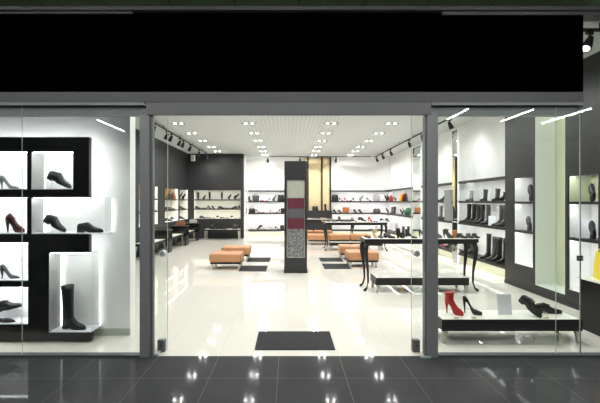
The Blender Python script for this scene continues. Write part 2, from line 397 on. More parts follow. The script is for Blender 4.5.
def door(n, p0, p1, knobpx, fitpx, edgepx):
    wx_d = lambda p: wx(p, 4.12)
    o = B(wx_d(p0), wx_d(p1), 4.12, 4.132, .01, fz(114), M_glass).build(f'door_{n}'); o['kind'] = 'structure'
    B(wx_d(edgepx)-.001, wx_d(edgepx)+.001, 4.1195, 4.1325, .01, fz(114), M_edge).build('glass_edge', o)
    MB().cyl((wx_d(knobpx), 4.095, fz(255)), .032, .062, M_card, 24, axis='Y').cyl((wx_d(knobpx), 4.09, fz(255)), .012, .07, M_chrome, 16, axis='Y').build('door_lock', o, 'round grey metal lock')
    MB().box(wx_d(fitpx-3.6), wx_d(fitpx+3.6), 4.095, 4.155, 0, .125, M_alu, bev=.004).cyl((wx_d(fitpx), 4.092, .07), .009, .005, M_blackmat, 14, axis='Y').build('floor_fitting', o, 'grey patch fitting at the foot of the glass')
door(1, 153.9, 167.9, 162.7, 161.7, 167.5); door(2, 411.2, 422.6, 416.3, 415.8, 411.5)
MB().box(fxx(150), fxx(158), 4.0, 4.09, 0, .02, M_edge).build('floor_guide', bpy.data.objects['door_1'])
MB().box(fxx(419), fxx(429), 3.94, 3.95, 0, .02, M_edge).build('floor_guide', bpy.data.objects['door_2'])
# glass clips on the corner joint
for py, nm in ((105, 'upper'), (258, 'lower')):
    t = MB().box(fxx(576), fxx(582), 3.98, 3.993, fz(py+2.6), fz(py-2.6), M_alud, bev=.003)
    t.cyl((fxx(577.4), 3.975, fz(py)), .006, .008, M_chrome, 12, axis='Y').cyl((fxx(581), 3.975, fz(py)), .006, .008, M_chrome, 12, axis='Y')
    t.build('glass_clip', bpy.data.objects['window_4'])
# mall lamps; the ceiling tubes further down show as streaks in the glass
for k, x in enumerate((-4.2, -2.7, -1.2, .3, 1.8, 3.3, 4.8)):  # unseen downlights added to brighten the facade
    t = empty('added_mall_downlight', (x, 1.3, 3.45), 'added unseen downlight in the mall ceiling, put in to light the shop front', 'ceiling light', 'added mall downlights')
    child(MB().cyl((x, 1.3, 3.435), .11, .015, M_alu, 24), 'trim', t)
    ld = bpy.data.lights.new('added_mall_light', 'AREA'); ld.shape = 'DISK'; ld.size = .2; ld.energy = 14; ld.color = (1, 1, .98)
    lo = bpy.data.objects.new('added_mall_light_source', ld); COL.objects.link(lo); lo.parent = t; lo.location = (0, 0, -.02)
for k, x in enumerate((-4.4, -2.2, 0, 2.2)):  # unseen strips added to lift the dark edge of the mall ceiling
    t = empty('added_mall_light_strip', (x, 2.7, 3.45), 'added unseen linear light, put in to brighten the mall ceiling edge', 'ceiling light', 'added mall linear lights')
    child(B(x-1., x+1., 2.66, 2.74, 3.39, 3.45, M_alu), 'housing', t)
    child(MB().tube([(x-.95, 2.7, 3.375), (x+.95, 2.7, 3.375)], .018, M_led), 'tube', t)
tubes = [(4.94, -1.3, -.1), (3.6, -1.1, -.05), (6.04, -1.55, 0.0), (-4.37, -2.6, -1.1)]
for k, (x, y0, y1) in enumerate(tubes):
    t = empty('ceiling_tube', (x, (y0+y1)/2, 3.45), 'fluorescent ceiling tube of the mall seen mirrored in the shop glass', 'ceiling light', 'mall ceiling tubes')
    child(B(x-.05, x+.05, y0-.03, y1+.03, 3.42, 3.45, M_alu), 'housing', t)
    child(MB().tube([(x, y0, 3.405), (x, y1, 3.405)], .014, M_tube), 'tube', t)

# ------------------------------------------------------------------ mats
def matt(x0, x1, y0, y1, label, g=None):
    mb = MB().box(x0, x1, y0, y1, 0, .008, M_mat).box(x0-.006, x1+.006, y0-.006, y1+.006, 0, .005, M_blackmat)
    tag(mb.build('floor_mat'), label, 'mat', g)
matt(-.354, .478, 4.16, 4.74, 'charcoal doormat just inside the shop entrance')
matt(-1.12, -.51, 8.84, 9.6, 'charcoal try-on mat left of the column, nearer one', 'try-on mats')
matt(-1.08, -.50, 10.23, 10.98, 'charcoal try-on mat left of the column, farther one', 'try-on mats')
matt(.82, 1.42, 9.16, 9.89, 'charcoal try-on mat right of the column, nearer one', 'try-on mats')
matt(.82, 1.40, 10.27, 10.94, 'charcoal try-on mat right of the column, farther one', 'try-on mats')

# ------------------------------------------------------------------ ottomans
def make_ottoman(w=.72, d=.56):
    t = empty('ottoman', (0, 0, 0), '', 'ottoman', 'tan leather ottomans')
    MB().puff(w, d, .2, M_tan, rad=.03, bulge=.012, seam=.012, T=Matrix.Translation((0, 0, .165))).build('cushion', t)
    B(-w/2+.015, w/2-.015, -d/2+.015, d/2-.015, .125, .17, M_blackmat, bev=.004).build('frame', t)
    for sx in (-1, 1):
        for sy in (-1, 1):
            x, y = sx*(w/2-.06), sy*(d/2-.06)
            MB().loft([[(x+a*r, y+b*r, z) for a, b in ((-1,-1),(1,-1),(1,1),(-1,1))] for r, z in ((.018, 0), (.03, .125))], M_chrome, smooth=False).build('leg', t)
    return t
ot = [(-1.44, 9.31, 'tan leather ottoman in front of the pair left of column'), (-1.385, 10.6, 'tan leather ottoman, rear of the pair left of column'),
      (1.74, 9.60, 'tan leather ottoman nearest the large black table'), (1.72, 10.85, 'tan leather ottoman directly behind the one by the large table'),
      (1.04, 14.5, 'tan leather ottoman, leftmost of the middle row behind the black table'), (1.80, 14.5, 'tan leather ottoman, centre of the middle row behind the black table'), (2.56, 14.5, 'tan leather ottoman, rightmost of the middle row behind the black table'),
      (.62, 16.3, 'tan leather ottoman in the back row, left one in front of gold panels'), (1.39, 16.3, 'tan leather ottoman in the back row, right one in front of gold panels')]
o0 = make_ottoman()
for i, (x, y, l) in enumerate(ot):
    o = o0 if i == 0 else copy_tree(o0)
    o.location = (x, y, 0); o['label'] = l

# ------------------------------------------------------------------ low platforms
def platform(x0, x1, y0, y1, ztop, band, label, legw=.06, name='display_platform', M_black=None):
    M_black = M_blackmat
    t = empty(name, ((x0+x1)/2, (y0+y1)/2, 0), label, 'platform')
    child(B(x0+.012, x1-.012, y0+.012, y1-.012, ztop-.012, ztop+.001, M_cream), 'top_panel', t, 'white top')
    f = MB().box(x0, x1, y0, y0+.04, ztop-band, ztop, M_black, bev=.003).box(x0, x1, y1-.04, y1, ztop-band, ztop, M_black, bev=.003)
    f.box(x0, x0+.04, y0+.04, y1-.04, ztop-band, ztop, M_black).box(x1-.04, x1, y0+.04, y1-.04, ztop-band, ztop, M_black).box(x0+.04, x1-.04, y0+.04, y1-.04, ztop-band, ztop-.02, M_black)
    child(f, 'frame', t)
    for sx, x in ((1, x0), (-1, x1)):
        for sy, y in ((1, y0), (-1, y1)):
            h = ztop-band; r = []
            for z, w, off in ((0, .035, .0), (.012, .035, .0), (h*.6, .042, .004), (h, .06, .0)):
                a, b = x+sx*(.012+off), x+sx*(.012+off+w)
                c, d = y+sy*.012, y+sy*(.012+w*.8)
                q = [(a, c, z), (b, c, z), (b, d, z), (a, d, z)]
                r.append(q if sx*sy > 0 else q[::-1])
            child(MB().loft(r, M_chrome, smooth=False), 'leg', t)
    return t
WP = platform(1.66, 3.19, 4.34, 4.75, .262, .125, 'low black platform with white top and steel legs in the right window')
platform(1.47, 3.04, 6.75, 7.22, .254, .125, 'low black platform with white top under the large black console table')
platform(1.3, 2.95, 12.6, 13.0, .25, .1, 'low black platform with pale top under the farther black console table')
platform(wx(204, 16.1), wx(239.5, 16.1), 16.1, 16.55, .42, .06, 'low bench with pale top and steel legs below the back left niche', name='display_bench')
# left wall: benches with taller black blocks
for (y0, y1, w) in ((10.6, 11.98, 'nearest the glass door'), (12.38, 13.98, 'middle of the three'), (14.42, 15.68, 'farthest, by the back corner')):
    platform(-4.12, -3.68, y0, y1, .42, .07, f'low pale topped bench along left wall, {w}', name='display_bench')
for (y0, y1, w) in ((12.0, 12.36, 'nearest the glass door'), (14.0, 14.4, 'middle of the three'), (15.7, 16.05, 'farthest, by the back corner')):
    t = empty('display_block', (-3.86, (y0+y1)/2, 0), f'black display block standing between benches on the left, {w}', 'display block')
    child(B(-4.12, -3.6, y0, y1, .34, .66, M_black, bev=.004), 'body', t)
    child(B(-4.14, -3.58, y0-.01, y1+.01, .66, .69, M_blackmat, bev=.004), 'top', t)
    for x in (-4.1, -3.66):
        child(B(x, x+.05, y0+.01, y1-.01, 0, .34, M_blackmat), 'leg', t)

# ------------------------------------------------------------------ console tables with cabriole legs
def console(x0, x1, y0, y1, H, label):
    t = empty('console_table', ((x0+x1)/2, (y0+y1)/2, 0), label, 'table')
    child(MB().box(x0, x1, y0, y1, H-.065, H-.001, M_blackmat, bev=.003), 'tabletop', t)
    child(B(x0+.015, x1-.015, y0+.015, y1-.015, H-.001, H+.001, M_cream), 'inlay', t, 'cream inlaid top surface')
    child(MB().box(x0+.06, x1-.06, y0+.06, y0+.08, H-.09, H-.065, M_blackmat).box(x0+.06, x1-.06, y1-.08, y1-.06, H-.09, H-.065, M_blackmat), 'apron', t)
    prof = [(0, .055, .016), (.02, .05, .02), (.06, .015, .012), (.18, -.012, .012), (.38, -.008, .015), (.55, .008, .02), (.72, .026, .027), (.86, .03, .03), (1., .0, .03)]
    for sx, x in ((-1, x0+.06), (1, x1-.06)):
        for sy, y in ((-1, y0+.06), (1, y1-.06)):
            pts = [(x+sx*o, y+sy*o*.6, z*(H-.045)) for z, o, r in prof]
            child(MB().tube(pts, [r*1.35 for _, _, r in prof], M_blackmat, n=10), 'leg', t)
    return t
console(1.30, 3.26, 6.87, 7.34, .90, 'large black console table with curved legs and cream top nearest the door')
console(1.13, 3.08, 12.5, 13.2, .89, 'black console table with curved legs, behind the ottomans by the large table')
console(.62, 2.5, 15.3, 15.8, .86, 'farthest black console table, standing near the gold panels')

# ------------------------------------------------------------------ shoes and bags
def interp(t, tab):
    for (a, va), (b, vb) in zip(tab, tab[1:]):
        if t <= b: return va + (vb-va)*(t-a)/(b-a)
    return tab[-1][1]
def sm(t): t = max(0, min(1, t)); return t*t*(3-2*t)
def foot(L, heel, wtab, htab, openT, col, lining, soleT=.008, platf=0.):
    ts = [0, .03, .08, .16, .26, .36, .46, .56, .66, .76, .86, .93, .975, 1.]
    zs = lambda t: platf + heel*(1-sm((t-.12)/.5)) if heel > .03 else platf + heel
    up, so = MB(), MB(); R = []; Q = []
    for t in ts:
        w, h, z = interp(t, wtab)*L, interp(t, htab)*L, zs(t)+soleT
        x = (t-.5)*L; wt = w*.72
        op = 1 if t < openT else max(0, 1-(t-openT)/.12)
        if t < .05: op *= .5
        hi, hc = h*(1.0-.55*op)+.0, h*(1.12-.85*op)
        R.append([(x, -w*.9, z), (x, -w*1.02, z+h*.35), (x, -wt, z+h*.9), (x, -wt*.8, z+h*(1. if op else 1.02)), (x, -wt*.62, z+hi), (x, 0, z+hc),
                  (x, wt*.62, z+hi), (x, wt*.8, z+h*(1. if op else 1.02)), (x, wt, z+h*.9), (x, w*1.02, z+h*.35), (x, w*.9, z)])
        b = z-soleT-(platf if heel > .03 and t > .45 else 0)
        Q.append([(x, -w*.98, z+.001), (x, w*.98, z+.001), (x, w*.94, b), (x, -w*.94, b)])
    up.loft(R, col); so.loft(Q, lining, smooth=False)
    return up, so, zs
MEN_W = [(0, .07), (.08, .105), (.2, .115), (.4, .11), (.6, .15), (.74, .155), (.88, .12), (.96, .075), (1, .03)]
MEN_H = [(0, .19), (.08, .25), (.2, .26), (.36, .30), (.5, .25), (.65, .17), (.8, .13), (.92, .11), (1, .05)]
PMP_W = [(0, .055), (.08, .09), (.2, .1), (.4, .085), (.6, .135), (.72, .14), (.86, .09), (.95, .045), (1, .015)]
PMP_H = [(0, .2), (.08, .24), (.2, .19), (.4, .12), (.58, .13), (.7, .13), (.85, .09), (.95, .06), (1, .03)]
def k_oxford(col, L=.29):
    lm, bm_ = leather(col), M_blackmat
    up, so, zs = foot(L, .022, MEN_W, MEN_H, .30, lm, bm_, .008)
    hl = MB(); Q = []
    for t in (0, .06, .14, .24): w = interp(t, MEN_W)*L; Q.append([((t-.5)*L, -w, .023), ((t-.5)*L, w, .023), ((t-.5)*L, w, 0), ((t-.5)*L, -w, 0)])
    hl.loft(Q, bm_, smooth=False)
    # the forward sole reaches the ground
    for i, p in enumerate(so.v):
        t = p.x/L+.5
        if t > .3 and p.z < .025: p.z = max(0, p.z-.022*sm((t-.3)/.15))
    for p in up.v:
        t = p.x/L+.5
        p.z -= .020*sm((t-.34)/.25)
    la = MB()
    for i in range(4):
        t = .42+.055*i; x = (t-.5)*L; z = interp(t, MEN_H)*L*1.06+.03-.020*sm((t-.34)/.25); w = .028
        la.tube([(x, -w, z-.008), (x, 0, z+.002), (x, w, z-.008)], .0028, bm_, n=6)
    return [('upper', up), ('sole', so), ('heel', hl), ('laces', la)]
def k_loafer(col, L=.28):
    p = k_oxford(col, L)[:3]; lm = M_blackmat; st = MB(); x = -.01; z = interp(.47, MEN_H)*L*1.1+.018
    st.box(x-.012, x+.012, -.03, .03, z-.004, z+.004, leather(col), bev=.002).box(x-.005, x+.005, -.018, .018, z+.003, z+.007, M_gold)
    return p+[('strap', st)]
def k_pump(col, L=.22, heel=.10, platf=0.):
    up, so, zs = foot(L, heel, PMP_W, PMP_H, .60, leather(col), M_blackmat if col in ('black', 'dark grey') else leather(col), .005, platf)
    z = zs(.04); hl = MB()
    hl.tube([(-.42*L, 0, z+.012), (-.42*L, 0, z*.72), (-.405*L, 0, z*.35), (-.40*L, 0, 0)], [.021, .013, .0075, .0065], leather(col), n=10)
    return [('upper', up), ('sole', so), ('heel', hl)]
def shaft(x, z0, z1, a0, b0, a1, b1, col, lean=0., n=16, cut=0.):
    R = []
    for k in range(7):
        t = k/6; z = z0+(z1-z0)*t; a = a0+(a1-a0)*t - .006*math.sin(PI*t); b = b0+(b1-b0)*t
        R.append([(x+lean*t+a*math.cos(2*PI*i/n), b*math.sin(2*PI*i/n), z+cut*t*math.cos(2*PI*i/n)) for i in range(n)])
    for s, dz in ((.86, 0), (.8, -.03)):
        R.append([(x+lean+a1*s*math.cos(2*PI*i/n), b1*s*math.sin(2*PI*i/n), z1+dz+cut*math.cos(2*PI*i/n)) for i in range(n)])
    return MB().loft(R, col)
def k_shootie(col, L=.22, heel=.11, top=.11, platf=.02):
    up, so, zs = foot(L, heel, PMP_W, [(0, .26), (.1, .34), (.3, .5), (.45, .48), (.58, .34), (.72, .22), (.88, .15), (1, .07)], .0, leather(col), leather(col), .005, platf)
    z = zs(.04); hl = MB().tube([(-.41*L, 0, z+.012), (-.41*L, 0, z*.7), (-.40*L, 0, z*.35), (-.395*L, 0, 0)], [.022, .015, .009, .008], leather(col) , n=10)
    sh = shaft(-.26*L, z+.01, z+.01+top, .05, .034, .058, .045, leather(col), lean=.0, cut=.006)
    return [('upper', up), ('shaft', sh), ('sole', so), ('heel', hl)]
def k_boot(col, L=.25, H=.46, heel=.03, wide=.055):
    up, so, zs = foot(L, .024 if heel < .04 else heel, MEN_W if heel < .04 else PMP_W, [(0, .27), (.1, .36), (.3, .46), (.45, .36), (.6, .22), (.75, .17), (.9, .13), (1, .06)], .0, leather(col), M_blackmat, .007)
    hh = .024 if heel < .04 else heel
    hl = MB().loft([[(x*L-.5*L+.003, -w, z) for x, w in ((.0, .0),)] for z in ()] or [[(-.49*L, -.024, 0), (-.28*L, -.026, 0), (-.28*L, .026, 0), (-.49*L, .024, 0)], [(-.5*L, -.026, hh+.004), (-.26*L, -.028, hh+.004), (-.26*L, .028, hh+.004), (-.5*L, .026, hh+.004)]], M_blackmat, smooth=False)
    sh = shaft(-.27*L, hh+.03, H, max(.05, wide*.88), .038, wide, wide*.8, leather(col), lean=-.012, cut=.006)
    if hh < .03:
        for p in so.v:
            if p.x/L+.5 > .3 and p.z < .03: p.z = max(0, p.z-.024*sm((p.x/L+.2)/.15))
        for p in up.v: p.z -= .02*sm((p.x/L+.5-.34)/.25)
    return [('foot', up), ('shaft', sh), ('sole', so), ('heel', hl)]
def k_flat(col, L=.24):
    up, so, zs = foot(L, .008, PMP_W, [(0, .16), (.1, .19), (.3, .13), (.5, .12), (.62, .16), (.8, .11), (1, .04)], .55, leather(col), M_blackmat, .006)
    for m_ in (up, so):
        for p in m_.v: p.z = max(0, p.z-.008) if m_ is so else p.z-.008
    return [('upper', up), ('sole', so)]
def k_sandal(col, L=.23, heel=.08):
    parts = k_pump(col, L, heel)[1:]; st = MB()
    for t, h in ((.62, .045), (.76, .03)):
        w = interp(t, PMP_W)*L; x = (t-.5)*L; st.tube([(x, -w, .01), (x, -w*.6, h), (x, 0, h+.008), (x, w*.6, h), (x, w, .01)], .006, leather(col), n=6)
    st.tube([(-.46*L, -.02, heel), (-.5*L, -.022, heel+.05), (-.3*L, -.028, heel+.06), (-.25*L, 0, heel+.065), (-.3*L, .028, heel+.06), (-.5*L, .022, heel+.05), (-.46*L, .02, heel)], .005, leather(col), n=6)
    return parts+[('straps', st)]
def k_handbag(col, w=.3, h=.2, d=.12, hh=.1):
    b = MB(); lm = leather(col)
    def ring(z, s, sd): 
        a, c = w/2*s, d/2*sd; r = .25*c
        return [(-a+r, -c, z), (a-r, -c, z), (a, -c+r, z), (a, c-r, z), (a-r, c, z), (-a+r, c, z), (-a, c-r, z), (-a, -c+r, z)]
    b.loft([ring(0, .94, .9), ring(.012, 1, 1), ring(h*.5, .98, .9), ring(h*.9, .88, .5), ring(h, .84, .35)], lm, smooth=False)
    hd = MB()
    if hh > 0:
        for y in (-d*.12, d*.12):
            hd.tube([(math.cos(a)*w*.24, y, h*.93+math.sin(a)*hh) for a in [PI*i/10 for i in range(11)]], .006, lm, n=6)
    cl = MB().box(-.018, .018, -d*.42, -d*.30, h*.72, h*.82, M_gold, bev=.002)
    fl = MB().box(-w*.36, w*.36, -d*.37, -d*.2, h*.62, h*.95, lm, bev=.01)
    out = [('body', b), ('flap', fl), ('clasp', cl)]
    return out + ([('handle', hd)] if hh > 0 else [])
def k_tote(col, w=.32, h=.3, d=.12, hh=.08):
    b = MB(); lm = leather(col)
    def ring(z, s, sd): return [(-w/2*s, -d/2*sd, z), (w/2*s, -d/2*sd, z), (w/2*s, d/2*sd, z), (-w/2*s, d/2*sd, z)]
    b.loft([ring(0, .9, 1), ring(h*.5, .97, .9), ring(h, 1.04, .55), ring(h-.004, .98, .45), ring(h-.05, .95, .4)], lm, smooth=False)
    hd = MB()
    for y in (-d*.28, d*.28): hd.tube([(math.cos(a)*w*.22, y, h*.98+math.sin(a)*hh) for a in [PI*i/10 for i in range(11)]], .007, lm, n=6)
    return [('body', b), ('handles', hd)]
def k_clutch(col, w=.28, h=.2, d=.08):
    b = MB().box(-w/2, w/2, -d/2, d/2, 0, h, leather(col), bev=.015)
    f = MB().box(-w/2+.004, w/2-.004, -d/2-.006, -d/2+.004, h*.4, h-.01, leather(col), bev=.003)
    c = MB().box(-.014, .014, -d/2-.012, -d/2-.004, h*.4, h*.5, M_gold)
    return [('body', b), ('flap', f), ('clasp', c)]
def k_round(col, r=.15, d=.07):
    b = MB(); n = 24
    b.loft([[(r*s*math.cos(2*PI*i/n), y, r+r*s*math.sin(2*PI*i/n)) for i in range(n)] for s, y in ((.86, -d/2), (1, -d/4), (1, d/4), (.86, d/2))], leather(col))
    z = MB().tube([(r*.9*math.cos(a), -d/2-.002, r+r*.9*math.sin(a)) for a in [2*PI*i/20 for i in range(21)]], .005, M_blackmat, n=6)
    return [('body', b), ('zip', z)]
def k_card(col, w=.14, h=.2, d=.004):
    T = Matrix.Rotation(math.radians(-8), 4, 'X')
    b = MB().box(-w/2, w/2, -d/2, d/2, 0, h, M_card, T=T); f = MB().box(-w/2, w/2, 0, .04, 0, .003, M_card)
    return [('panel', b), ('foot', f)]
def k_box(col, w=.22, h=.26, d=.14):
    return [('body', MB().box(-w/2, w/2, -d/2, d/2, 0, h, leather(col), bev=.004)), ('lid', MB().box(-w/2-.004, w/2+.004, -d/2-.004, d/2+.004, h-.04, h+.004, leather(col), bev=.003))]
KINDS = {'oxford': (k_oxford, 'lace_up_shoe', 'lace-up shoe', 'shoe'), 'loafer': (k_loafer, 'loafer', 'loafer', 'shoe'), 'pump': (k_pump, 'pump', 'high heeled pump', 'shoe'),
         'shootie': (k_shootie, 'ankle_boot', 'ankle boot', 'boot'), 'boot': (k_boot, 'tall_boot', 'tall boot', 'boot'), 'flat': (k_flat, 'flat_shoe', 'flat shoe', 'shoe'),
         'sandal': (k_sandal, 'sandal', 'strappy heeled sandal', 'shoe'), 'handbag': (k_handbag, 'handbag', 'handbag', 'bag'), 'tote': (k_tote, 'tote_bag', 'tote bag', 'bag'),
         'clutch': (k_clutch, 'clutch_bag', 'boxy bag', 'bag'), 'round': (k_round, 'round_bag', 'round bag', 'bag'), 'card': (k_card, 'display_card', 'white display card', 'card'), 'box': (k_box, 'gift_box', 'box', 'box')}
CACHE = {}
SUB = {'laces': 'upper', 'strap': 'upper', 'clasp': 'flap', 'zip': 'body'}
ALL = []
def place(kind, col, x, y, z, rz=0., pitch=0., label=None, group=None, parted=True, roll=0., shelf=None, desc=None, zlift=0., **kw):
    """put the item with its footprint centre at x,y and its lowest point on z. rz: direction of the toe; pitch>0: toe down"""
    fn, name, word, cat = KINDS[kind]
    key = (kind, col, parted, tuple(sorted(kw.items())))
    if key not in CACHE:
        parts = fn(col, **kw)
        pts = [Vector(p) for _, m_ in parts for p in m_.v]
        if parted: me = [(n, m_.mesh(n)) for n, m_ in parts]
        else:
            big = MB()
            for _, m_ in parts: big.merge(m_)
            me = big.mesh(name)
        CACHE[key] = (me, pts)
    me, pts = CACHE[key]
    e = Euler((roll, pitch, rz), 'XYZ'); Rm = e.to_matrix()
    q = [Rm @ p for p in pts]
    mz = min(p.z for p in q); mx = (min(p.x for p in q)+max(p.x for p in q))/2; my = (min(p.y for p in q)+max(p.y for p in q))/2
    if parted:
        o = bpy.data.objects.new(name, None); COL.objects.link(o); o.empty_display_size = .05
        pd = {}
        for n, m_ in me:
            c = bpy.data.objects.new(n, m_); COL.objects.link(c); c.parent = o; pd[n] = c
            if n in SUB: c.parent = pd[SUB[n]]
    else:
        o = bpy.data.objects.new(name, me); COL.objects.link(o)
    o.location = (x-mx, y-my, z-mz+.0005+zlift); o.rotation_euler = e
    tag(o, label, cat, group)
    ALL.append(dict(o=o, shelf=shelf, x=(x/y if y else 0), desc=desc or f'{col} {word}'))
    return o
R_ = math.radians
# --- left window unit
YU = 4.38
def ux(p): return wx(p, YU)
def uz(p): return wz(p, YU)
t = empty('wall_display_unit', (ux(30), YU+.1, 0), 'black lacquered display unit with white lit niches in the left window', 'display unit')
pl = MB()
for (a, b, c, d) in ((-60, 89, 137, 152), (73, 89, 152, 189.3), (27, 31, 152, 189.3), (-60, 89, 189.3, 197.6), (27, 31, 197.6, 234), (-60, 28, 234, 243), (28, 89, 234, 252.6),
                     (28, 48, 252.6, 341), (-60, 28, 281, 287.5), (-60, 28, 324.5, 341), (48, 91, 333, 341), (-60, -50, 152, 189.3), (-60, -50, 197.6, 234), (-60, -50, 243, 281), (-60, -50, 287.5, 324.5)):
    pl.box(ux(a), ux(b), YU, YU+.06, max(0, uz(d)), uz(c), M_black)
child(pl, 'panel', t)
WN = [(-50, 27, 152, 189.3), (31, 73, 152, 189.3), (-50, 27, 197.6, 234), (31, 104.5, 197.6, 234), (-50, 28, 243, 281), (-50, 28, 287.5, 324.5), (48.5, 91, 253, 332.6)]
for (a, b, c, d) in WN:
    a_, b_ = ux(a), ux(b); z0, z1 = uz(d), uz(c)
    bx = MB().box(a_+.001, b_-.001, YU+.004, 4.625, z0, z0+.008, M_card).box(a_+.001, a_+.007, YU+.004, 4.60, z0+.008, z1-.002, M_acrg)
    n = child(bx, 'niche_box', t, 'white floored acrylic box')
    if b > 89.5:
        child(MB().box(b_-.012, b_-.004, 4.598, 4.606, z0+.01, z1-.01, M_ledv).box(a_+.01, a_+.018, 4.603, 4.609, z0+.01, z1-.01, M_ledv), 'light_strip', t)
        child(MB().box(b_-.006, b_, YU+.02, 4.6, z0+.008, z1, M_acry).box(ux(89.2) if c < 240 else a_, b_, YU+.02, 4.6, z1-.006, z1-.001, M_acry), 'clear_cover', t, 'clear acrylic side and top')
    # led strips on the rear face of the black panel, washing the white wall
    ld = MB(); e = .03
    bb = min(b_, ux(88))
    ld.box(a_, bb, YU+.062, YU+.068, z1+.004, z1+.02, M_ledw)
    if b < 89: ld.box(b_+.006, b_+.02, YU+.062, YU+.068, z0, z1, M_ledw)
    ld.box(a_-.022, a_-.008, YU+.062, YU+.068, z0, z1, M_ledw)
    child(ld, 'light_strip', t)
    child(B(a_+.02, min(b_, ux(88))-.01, YU+.012, YU+.03, z1-.005, z1-.002, M_led), 'light_strip', t)
halo = MB().box(ux(86.5), ux(88), YU+.062, YU+.07, uz(196), uz(139), M_ledw).box(ux(-55), ux(88), YU+.062, YU+.07, uz(140), uz(138.8), M_ledw).box(ux(86.5), ux(88), YU+.062, YU+.07, uz(251), uz(236), M_ledw)
child(halo, 'light_strip', t)
YS = 4.49
def us(x): return wx(x, YS)
def nz(py): return uz(py)+.0085
G1 = 'shoes in the left window display'
place('pump', 'grey', us(9.5), YS, nz(189.3), 0, label='grey pointed pump in the top left lit niche', group=G1, L=.215, heel=.095)
o = place('oxford', 'black', us(59.5), YS, nz(189.3), 0, R_(24), label='black lace-up shoe tilted toe down in the top right lit niche', group=G1, L=.285)
place('shootie', 'maroon', us(15), YS, nz(234), 0, label='maroon heeled ankle bootie in the second row left niche', group=G1, L=.21, heel=.1, top=.03)
o = place('oxford', 'black', us(55), YS, nz(234), 0, R_(27), label='black lace-up shoe tilted toe down in the wide second row niche', group=G1, L=.27)
place('oxford', 'black', us(90.5), YS, nz(234), 0, label='black shoe lying flat at the right end of the wide niche', group=G1, L=.285)
place('pump', 'dark grey', us(10), YS, nz(281), 0, label='dark grey pump in the third row left niche', group=G1, L=.215, heel=.10)
place('boot', 'black', us(5), YS, nz(324.5), PI, R_(0), label='black low boot lying along the bottom left niche', group=G1, L=.25, H=.4, roll=0, zlift=0) if False else None
place('flat', 'black', us(7), YS-.05, nz(324.5), 0, label='black flat shoe lying level in the bottom left niche', group=G1, L=.25)
place('loafer', 'black', us(5), YS+.05, nz(320.5)+.03, 0, R_(-14), label='black flat shoe propped toe up in the bottom left niche', group=G1, L=.30)
place('boot', 'black', us(74), YS, nz(332.6), R_(-8), label='tall black leather riding boot standing in the lowest lit box', group=G1, L=.27, H=.49, wide=.072)
# clear stands under tilted window shoes
for (px, py, w, h) in ((51, 189.3, .06, .095), (47, 234, .06, .10), (-3, 324.5, .06, .03)):
    b = MB().box(us(px)-.03, us(px)+.03, YS-.03, YS+.03, nz(py), nz(py)+.004, M_acry).box(us(px)-.003, us(px)+.003, YS-.025, YS+.025, nz(py)+.004, nz(py)+h, M_acry)
    tag(b.build('shoe_stand'), {189.3: 'clear shoe stand in the top right lit niche', 234: 'clear shoe stand in the wide second row niche', 324.5: 'clear shoe stand in the bottom left niche'}[py], 'shoe stand')
# --- right window platform
YP = 4.56; ZP = .2635
place('shootie', 'red', wx(453.3, YP), YP, ZP, R_(-48), label='bright red leather ankle boot with high heel on the window platform', group='shoes on the window platform', L=.215, heel=.10, top=.11, platf=.022)
place('pump', 'black', wx(472, YP), YP, ZP, R_(-36), label='black platform pump standing next to the red ankle boot', group='shoes on the window platform', L=.205, heel=.12, platf=.022)
place('loafer', 'black', wx(530, 4.50), 4.50, ZP, R_(-62), R_(30), label='black loafer with raised heel, toe towards the glass, on window platform', group='shoes on the window platform', L=.28)
place('loafer', 'black', wx(548.5, 4.60), 4.60, ZP, R_(-8), label='black loafer lying flat, rightmost shoe on the window platform', group='shoes on the window platform', L=.285)
place('card', 'white', wx(504.2, 4.55), 4.55, ZP, 0, label='blank white card standing between the pump and loafers in the window', w=.16, h=.225)
for px, l in ((456, 'small brass price tag in front of the red ankle boot'), (473.5, 'small brass price tag in front of the black platform pump'), (546, 'small brass price tag in front of the loafers')):
    tag(B(wx(px, 4.4)-.025, wx(px, 4.4)+.025, 4.385, 4.405, ZP, ZP+.008, M_gold, bev=.002).build('price_tag'), l, 'price tag', 'price tags on the window platform')
# --- right cabinet with yellow bag
t = empty('display_cabinet', (3.83, 4.5, 0), 'glossy black low cabinet at the right edge behind the glass', 'cabinet')
child(B(3.54, XR-.015, 4.12, 4.88, .03, .61, mat('cabinet_black', (10, 11, 11), .25, spec=.3, var=.1), bev=.004), 'body', t)
child(B(3.525, XR-.015, 4.1, 4.895, .61, .626, M_cream), 'top', t, 'pale top panel')
child(B(3.56, XR-.02, 4.14, 4.86, 0, .03, M_blackmat), 'base', t)
place('tote', 'yellow', 3.70, 4.68, .626, R_(68), label='bright yellow leather bag on the glossy black cabinet', parted=True, w=.33, h=.32, d=.15, hh=.05)
tag(B(3.44, 3.53, 4.28, 4.40, 0, .22, M_blackmat, bev=.004).build('small_block'), 'small black block standing against the low black cabinet', 'block')
